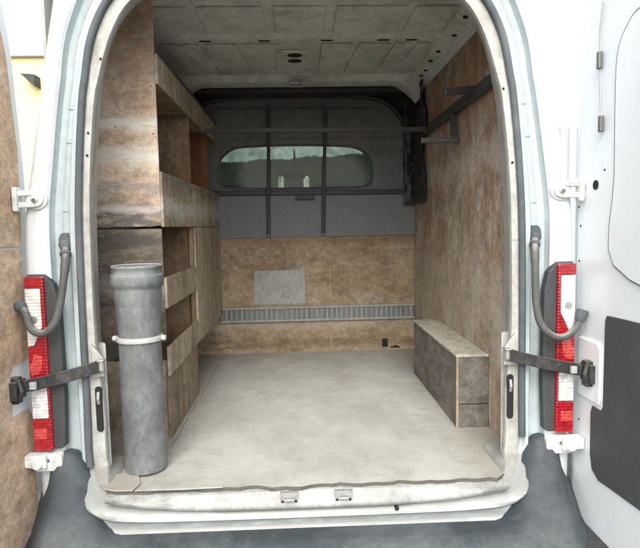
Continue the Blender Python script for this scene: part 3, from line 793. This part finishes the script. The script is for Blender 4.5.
# straps, hinges, cable conduits ----------------------------------------
def strap(sx, d, A, Bp):
    A, Bp = Vector(A), Vector(Bp)
    n = 10; rows = []
    bm = bmesh.new()
    P = [A.lerp(Bp, i/n)+Vector((0,0,-.006*math.sin(math.pi*i/n))) for i in range(n+1)]
    for p in P: rows.append([p+Vector((0,dy,dz)) for dy,dz in ((-.004,-.023),(.004,-.023),(.004,.023),(-.004,.023))])
    loft(bm, rows, close_v=True, cap=True)
    s = link('check_strap', bm, 'strap', d, bevel=.002)
    return s
s1 = strap(-1, ld, (-.738,-.028,.452), (-1.012,-.09,.395))
s2 = strap(1, rd, (.775,-.028,.452), (1.048,-.10,.398))
for sx, d, A, Bp in ((-1, ld, (-.742,-.02,.452), (-1.012,-.105,.39)), (1, rd, (.779,-.02,.452), (1.048,-.115,.393))):
    bm = bmesh.new()
    disc(bm, (A[0],A[1]-.006), .011, 'z', (A[2]-.022,A[2]+.022), 12)
    box(bm, A[0]-.012,A[0]+.012,A[1]-.02,A[1]+.02,A[2]+.014,A[2]+.02)
    link('strap_pin', bm, 'steel_l', d, bevel=.002)
    bm = bmesh.new(); xx = Bp[0]
    box(bm, xx-.012,xx+.012,Bp[1]-.035,Bp[1]+.04,Bp[2]-.034,Bp[2]+.034)
    box(bm, xx-.018,xx+.010,Bp[1]-.018,Bp[1]+.018,Bp[2]-.048,Bp[2]+.046)
    tube(bm, [(xx-sx*.01,Bp[1]-.01,Bp[2]-.04),(xx-sx*.025,Bp[1]-.02,Bp[2]+.0),(xx-sx*.01,Bp[1]-.01,Bp[2]+.04)], .008, 8)
    link('strap_bracket', bm, 'strap', d, bevel=.004)
    bm = bmesh.new(); c = Vector(A).lerp(Vector(Bp), .80)
    box(bm, c.x-.011,c.x+.011,c.y-.021-.0,c.y-.006,c.z-.013,c.z+.013)
    link('strap_clip', bm, 'tie', d, bevel=.002)
def hinges(sx, d):
    for z, big in ((1.066,1),(.112,0)):
        Xh = VX+sx*.962; Xd = (XD if sx>0 else XD2i+.012)
        bm = bmesh.new()
        if big:
            n = 24
            for r, y0 in ((.040,-.020),(.030,-.030),(.014,-.038)): disc(bm, (Xh,z), r, 'y', (y0,-.008), n)
            for dz in (-.022,.020):
                prism(bm, [(Xh,z+dz-.009),(Xd+sx*.004,z+dz-.011),(Xd+sx*.004,z+dz+.011),(Xh,z+dz+.010)], 'y', -.036, -.014)
            box(bm, min(Xd-sx*.004,Xd-sx*.022),max(Xd-sx*.004,Xd-sx*.022),-.048,-.008,z-.045,z+.042)
        else:
            prism(bm, rrect(min(Xh-.055,Xh+.05),max(Xh-.055,Xh+.05),z-.048,z+.018,.018), 'y', -.055, -.005)
            prism(bm, [(Xh,z-.03),(Xd-sx*.0,z-.025),(Xd-sx*.0,z+.02),(Xh,z+.02)], 'y', -.075, -.03)
            disc(bm, (Xh+sx*.03,z-.01), .020, 'y', (-.085,-.05), 14)
        h_ = link('hinge', bm, 'hinge', d, bevel=.005, seg=3)
        bm = bmesh.new(); disc(bm, (Xh,z-.005), .007, 'y', (-.042 if big else -.060,-.03), 10)
        link('hinge_bolt', bm, 'steel', h_)
hinges(-1, ld); hinges(1, rd)
def conduit(d, pts, sx):
    P = crom(pts, 6); n = len(P)
    bm = bmesh.new(); tube(bm, P, [(.0155 if i < n*.22 else .0135) for i in range(n)], 10)
    c = link('cable_conduit', bm, 'conduit', d, smooth=True)
    p = Vector(pts[0]); bm = bmesh.new()
    prism(bm, [(p.x+.020*math.cos(a), p.z+.004+.034*math.sin(a)) for a in [2*math.pi*k/18 for k in range(18)]], 'y', p.y-.012, .034)
    tube(bm, [P[0]+Vector((0,-.006,.004)), P[1]+Vector((0,-.004,0)), P[2], P[3]], [.020,.022,.020,.017], 12)
    tube(bm, [P[4],P[5]], [.020,.020], 12)
    link('grommet', bm, 'rubber', c, smooth=True, bevel=.002)
    q = P[-1]; bm = bmesh.new()
    tube(bm, [P[-5],P[-3],P[-1]+Vector((0,0,.0))], [.017,.022,.020], 10)
    link('boot', bm, 'rubber', c, smooth=True)
conduit(ld, [(-.862,.010,.905),(-.846,-.035,.85),(-.846,-.06,.78),(-.860,-.07,.69),(-.878,-.08,.625),(-.915,-.085,.588),(-.958,-.085,.602),(-.982,-.075,.66),(-1.012,-.055,.69)], -1)
conduit(rd, [(.895,.010,.898),(.876,-.035,.85),(.868,-.06,.78),(.868,-.07,.66),(.882,-.08,.575),(.925,-.085,.528),(.975,-.085,.525),(1.018,-.080,.560),(1.042,-.075,.62)], 1)

# ------------------------------------------------------------------ plywood racking on the left
rk = thing('plywood_racking', 'tall scuffed plywood shelving built along the left wall behind the grey pipe', 'shelving', (-.72,1.2,0))
RX, LX = -.585, XL+.012
Y0, Y1, Y2 = .38, 1.10, YB-.012
T = .012
def board(name, a, mat, lab=None):
    o = link(name, bx(*a), mat, rk, bevel=.0015)
    if lab: o['label'] = lab
    return o
def rough_front(z0, z1, rag):
    """front board with an irregular bottom edge"""
    pts = []; n = 14
    for i in range(n+1):
        t = i/n; pts.append((LX+(RX-.013-LX)*t, z0+rag*(random.random()-.5)))
    return pr(pts+[(RX-.013,z1),(LX,z1)],'y',Y0,Y0+T)
fp = link('front_panel', rough_front(.962,1.93,.006), 'ply_upper', rk, bevel=.0015); fp['label'] = 'pale scuffed upper front board'
fl = link('front_panel', rough_front(.452,.950,.006), 'ply_lower', rk, bevel=.0015); fl['label'] = 'dark grimy lower front board'
board('front_panel', (LX,RX-.013,Y0+.03,Y0+.042,.0,.36), 'ply_side', 'bottom front board standing back under the gap')
board('top_fascia', (RX-T,RX,Y0-.004,Y2,1.565,1.69), 'ply_side')
board('top_shelf', (LX,RX-.013,Y0+.015,Y2,1.572,1.584), 'ply_inner')
board('middle_fascia', (RX-T,RX,Y0-.004,Y2,.958,1.195), 'ply_side')
board('middle_shelf', (LX,RX-.013,Y0+.015,Y2,.965,.979), 'ply_inner')
board('shelf_lip', (RX-T,RX,Y0-.004,Y1-.002,.60,.735), 'ply_side')
board('shelf', (LX,RX-.013,Y0+.015,Y2,.606,.618), 'ply_inner')
board('shelf_lip', (RX-T,RX,Y0-.004,Y1-.002,.298,.428), 'ply_side')
board('shelf', (LX,RX-.013,Y0+.045,Y2,.30,.312), 'ply_inner')
board('base_board', (RX-T-.012,RX-.012,Y0+.02,Y1-.002,.0,.297), 'ply_base')
board('end_panel', (RX-T,RX,Y1,Y2,.30,.955), 'ply_side')
board('divider', (LX,RX-.013,Y1,Y1+T,.98,1.57), 'ply_inner', 'brown divider board in the upper bay')
board('divider', (LX,RX-.013,Y1,Y1+T,.0,.964), 'ply_inner')
board('divider', (LX,RX-.013,1.70,1.70+T,.98,1.57), 'ply_rust', 'reddish divider board at the far end')
board('edge_post', (RX-.034,RX-.0125,Y1-.022,Y1-.001,.31,.957), 'ply_inner')
for z in (1.55,1.35,1.1,.7,.55):
    for x in (RX-.03, RX-.19):
        bm = bmesh.new(); disc(bm, (x,z+(RX-x)*.2), .004, 'y', (Y0-.0015,Y0+.001), 8); link('screw', bm, 'steel', rk)
# steel angle along the top
bm = bmesh.new(); sqbar(bm, (RX-.004,Y0,1.698),(RX-.004,Y2,1.698), .014,.012)
link('edge_strip', bm, 'rackbar', rk)

# ------------------------------------------------------------------ grey pipe
PX, PY = -.628,.085
pp = thing('drain_pipe', 'grey plastic drain pipe standing upright on the floor by the left door post', 'pipe', (PX,PY,0))
def rev(prof, cx, cy, n=56):
    bm = bmesh.new()
    rows = [[(cx+r*math.cos(2*math.pi*k/n), cy+r*math.sin(2*math.pi*k/n), z) for k in range(n)] for r,z in prof]
    loft(bm, rows, close_v=True); return bm
prof = [(.076,.012),(.0785,.010),(.080,.02),(.0805,.55),(.0825,.60),(.0835,.645),(.0865,.665),(.0895,.685),(.090,.722),(.0905,.728),(.0975,.736),(.1000,.748),(.1000,.766),(.0975,.778),(.0925,.784),(.0925,.800),(.0945,.803),(.0945,.810),(.0925,.813),(.0875,.811),(.0855,.78),(.0855,.62),(.0775,.57),(.0765,.012)]
link('pipe_body', rev(prof,PX,PY), 'pipe', pp, smooth=True)
link('pipe_plug', rev([(.0,.50),(.077,.50)],PX,PY), 'pipe_in', pp)
bm = rev([(.080,.520),(.087,.521),(.0885,.530),(.087,.539),(.080,.540)],PX,PY)
cl = link('cable_tie', bm, 'tie', pp, smooth=True)
for a in ((PX-.103,PX-.084,PY-.018,PY+.004,.521,.541),(PX+.084,PX+.104,PY-.024,PY-.002,.521,.540)):
    link('tie_lug', bx(*a), 'tie', cl, bevel=.006, seg=3)

# ------------------------------------------------------------------ wheel-arch box
wb = thing('wooden_box', 'long dusty wooden box on the floor against the right wall', 'box', (.79,.95,0))
bx0, bx1, by0, by1, bz = .712, XR-.014, .42, 1.39, .345
link('side_board', bx(bx0,bx0+.014,by0+.013,by1,.001,bz-.013), 'box_side', wb, bevel=.002)
link('end_board', bx(bx0,bx1,by0,by0+.0125,.112,bz-.013), 'box_side', wb, bevel=.002)
link('end_board', bx(bx0,bx1,by0,by0+.0125,.001,.108), 'box_side', wb, bevel=.002)
link('end_board', bx(bx0+.0145,bx1,by1-.014,by1,.001,bz-.013), 'box_side', wb)
link('lid', bx(bx0-.004,bx1,by0-.004,by1,bz-.0125,bz), 'box_top', wb, bevel=.003)
link('corner_strip', bx(bx0-.003,bx0+.008,by0-.003,by0+.008,.001,bz-.0130), 'ply_side', wb, bevel=.002)

# ------------------------------------------------------------------ pipe rack high on the right
rc = thing('steel_wall_rack', 'black steel bar rack with short arms high on the right plywood wall', 'rack', (.8,1,1.55))
WX = XR-.012
bm = bmesh.new(); sqbar(bm, (WX-.022,.28,1.555),(WX-.022,1.62,1.548), .04,.045)
link('wall_beam', bm, 'rackbar', rc, bevel=.004)
bm = bmesh.new(); sqbar(bm, (WX-.045,1.50,1.545),(-.575,1.50,1.555), .026,.028)
link('cross_bar', bm, 'rackbar', rc, bevel=.004)
bm = bmesh.new(); sqbar(bm, (WX-.045,.545,1.565),(.672,.50,1.545), .034,.034, up=(0,0,1))
link('arm', bm, 'rackbar', rc, bevel=.004)
bm = bmesh.new(); sqbar(bm, (WX-.030,.93,1.535),(WX-.030,.90,1.395), .028,.03, up=(0,1,0))
link('drop_bar', bm, 'rackbar', rc, bevel=.004)
bm = bmesh.new(); sqbar(bm, (WX-.010,.885,1.385),(.660,.93,1.392), .026,.028)
link('arm', bm, 'rackbar', rc, bevel=.004)
bm = bmesh.new(); disc(bm, (.335,1.585), .012, 'x', (WX-.05,WX-.001), 12)
link('bolt', bm, 'steel_l', rc)

# ------------------------------------------------------------------ light and camera
w = bpy.data.worlds.new('World'); SC.world = w; w.use_nodes = True
nt = w.node_tree; bg = nt.nodes['Background']
sky = nt.nodes.new('ShaderNodeTexSky'); sky.sky_type = 'NISHITA'; sky.sun_disc = False
SE, SA = 45, 186                        # elevation, azimuth (clockwise from +Y)
sky.sun_elevation = R(SE); sky.sun_rotation = R(SA); sky.dust_density = 3.; sky.air_density = 1.; sky.ozone_density = .6
hs = nt.nodes.new('ShaderNodeHueSaturation'); hs.inputs['Saturation'].default_value = .35
nt.links.new(sky.outputs[0], hs.inputs['Color']); nt.links.new(hs.outputs[0], bg.inputs[0]); bg.inputs[1].default_value = .15
sd = bpy.data.lights.new('sun', 'SUN'); sd.energy = .5; sd.angle = R(40); sd.color = (1,.97,.92)
so = bpy.data.objects.new('sun', sd); COL.objects.link(so)
az = R(SA); el = R(SE)
dvec = Vector((math.sin(az)*math.cos(el), math.cos(az)*math.cos(el), math.sin(el)))
so.rotation_euler = dvec.to_track_quat('Z','Y').to_euler()

cam = bpy.data.cameras.new('camera'); co = bpy.data.objects.new('camera', cam); COL.objects.link(co)
rho, Fp = .020, 560.
u, vv = (299-320)/Fp, (274-226)/Fp
c, s = math.cos(-rho), math.sin(-rho)
u2, v2 = c*u-s*vv, s*u+c*vv
yaw = math.atan(-u2); pitch = math.atan(v2*math.cos(yaw))
co.matrix_world = Matrix.Translation((0,-2.09,.95)) @ Matrix.Rotation(-yaw,4,'Z') @ Matrix.Rotation(math.pi/2-pitch,4,'X') @ Matrix.Rotation(-rho,4,'Z')
cam.sensor_width = 36; cam.lens = Fp/640*36; cam.clip_start = .02; cam.clip_end = 1000
SC.camera = co
SC.render.resolution_x = 1024; SC.render.resolution_y = 877
SC.render.engine = 'CYCLES'
SC.view_settings.view_transform = 'Standard'; SC.view_settings.look = 'None'
SC.view_settings.exposure = 1.6; SC.view_settings.gamma = 1
SC.cycles.max_bounces = 10; SC.cycles.diffuse_bounces = 6; SC.cycles.transparent_max_bounces = 12
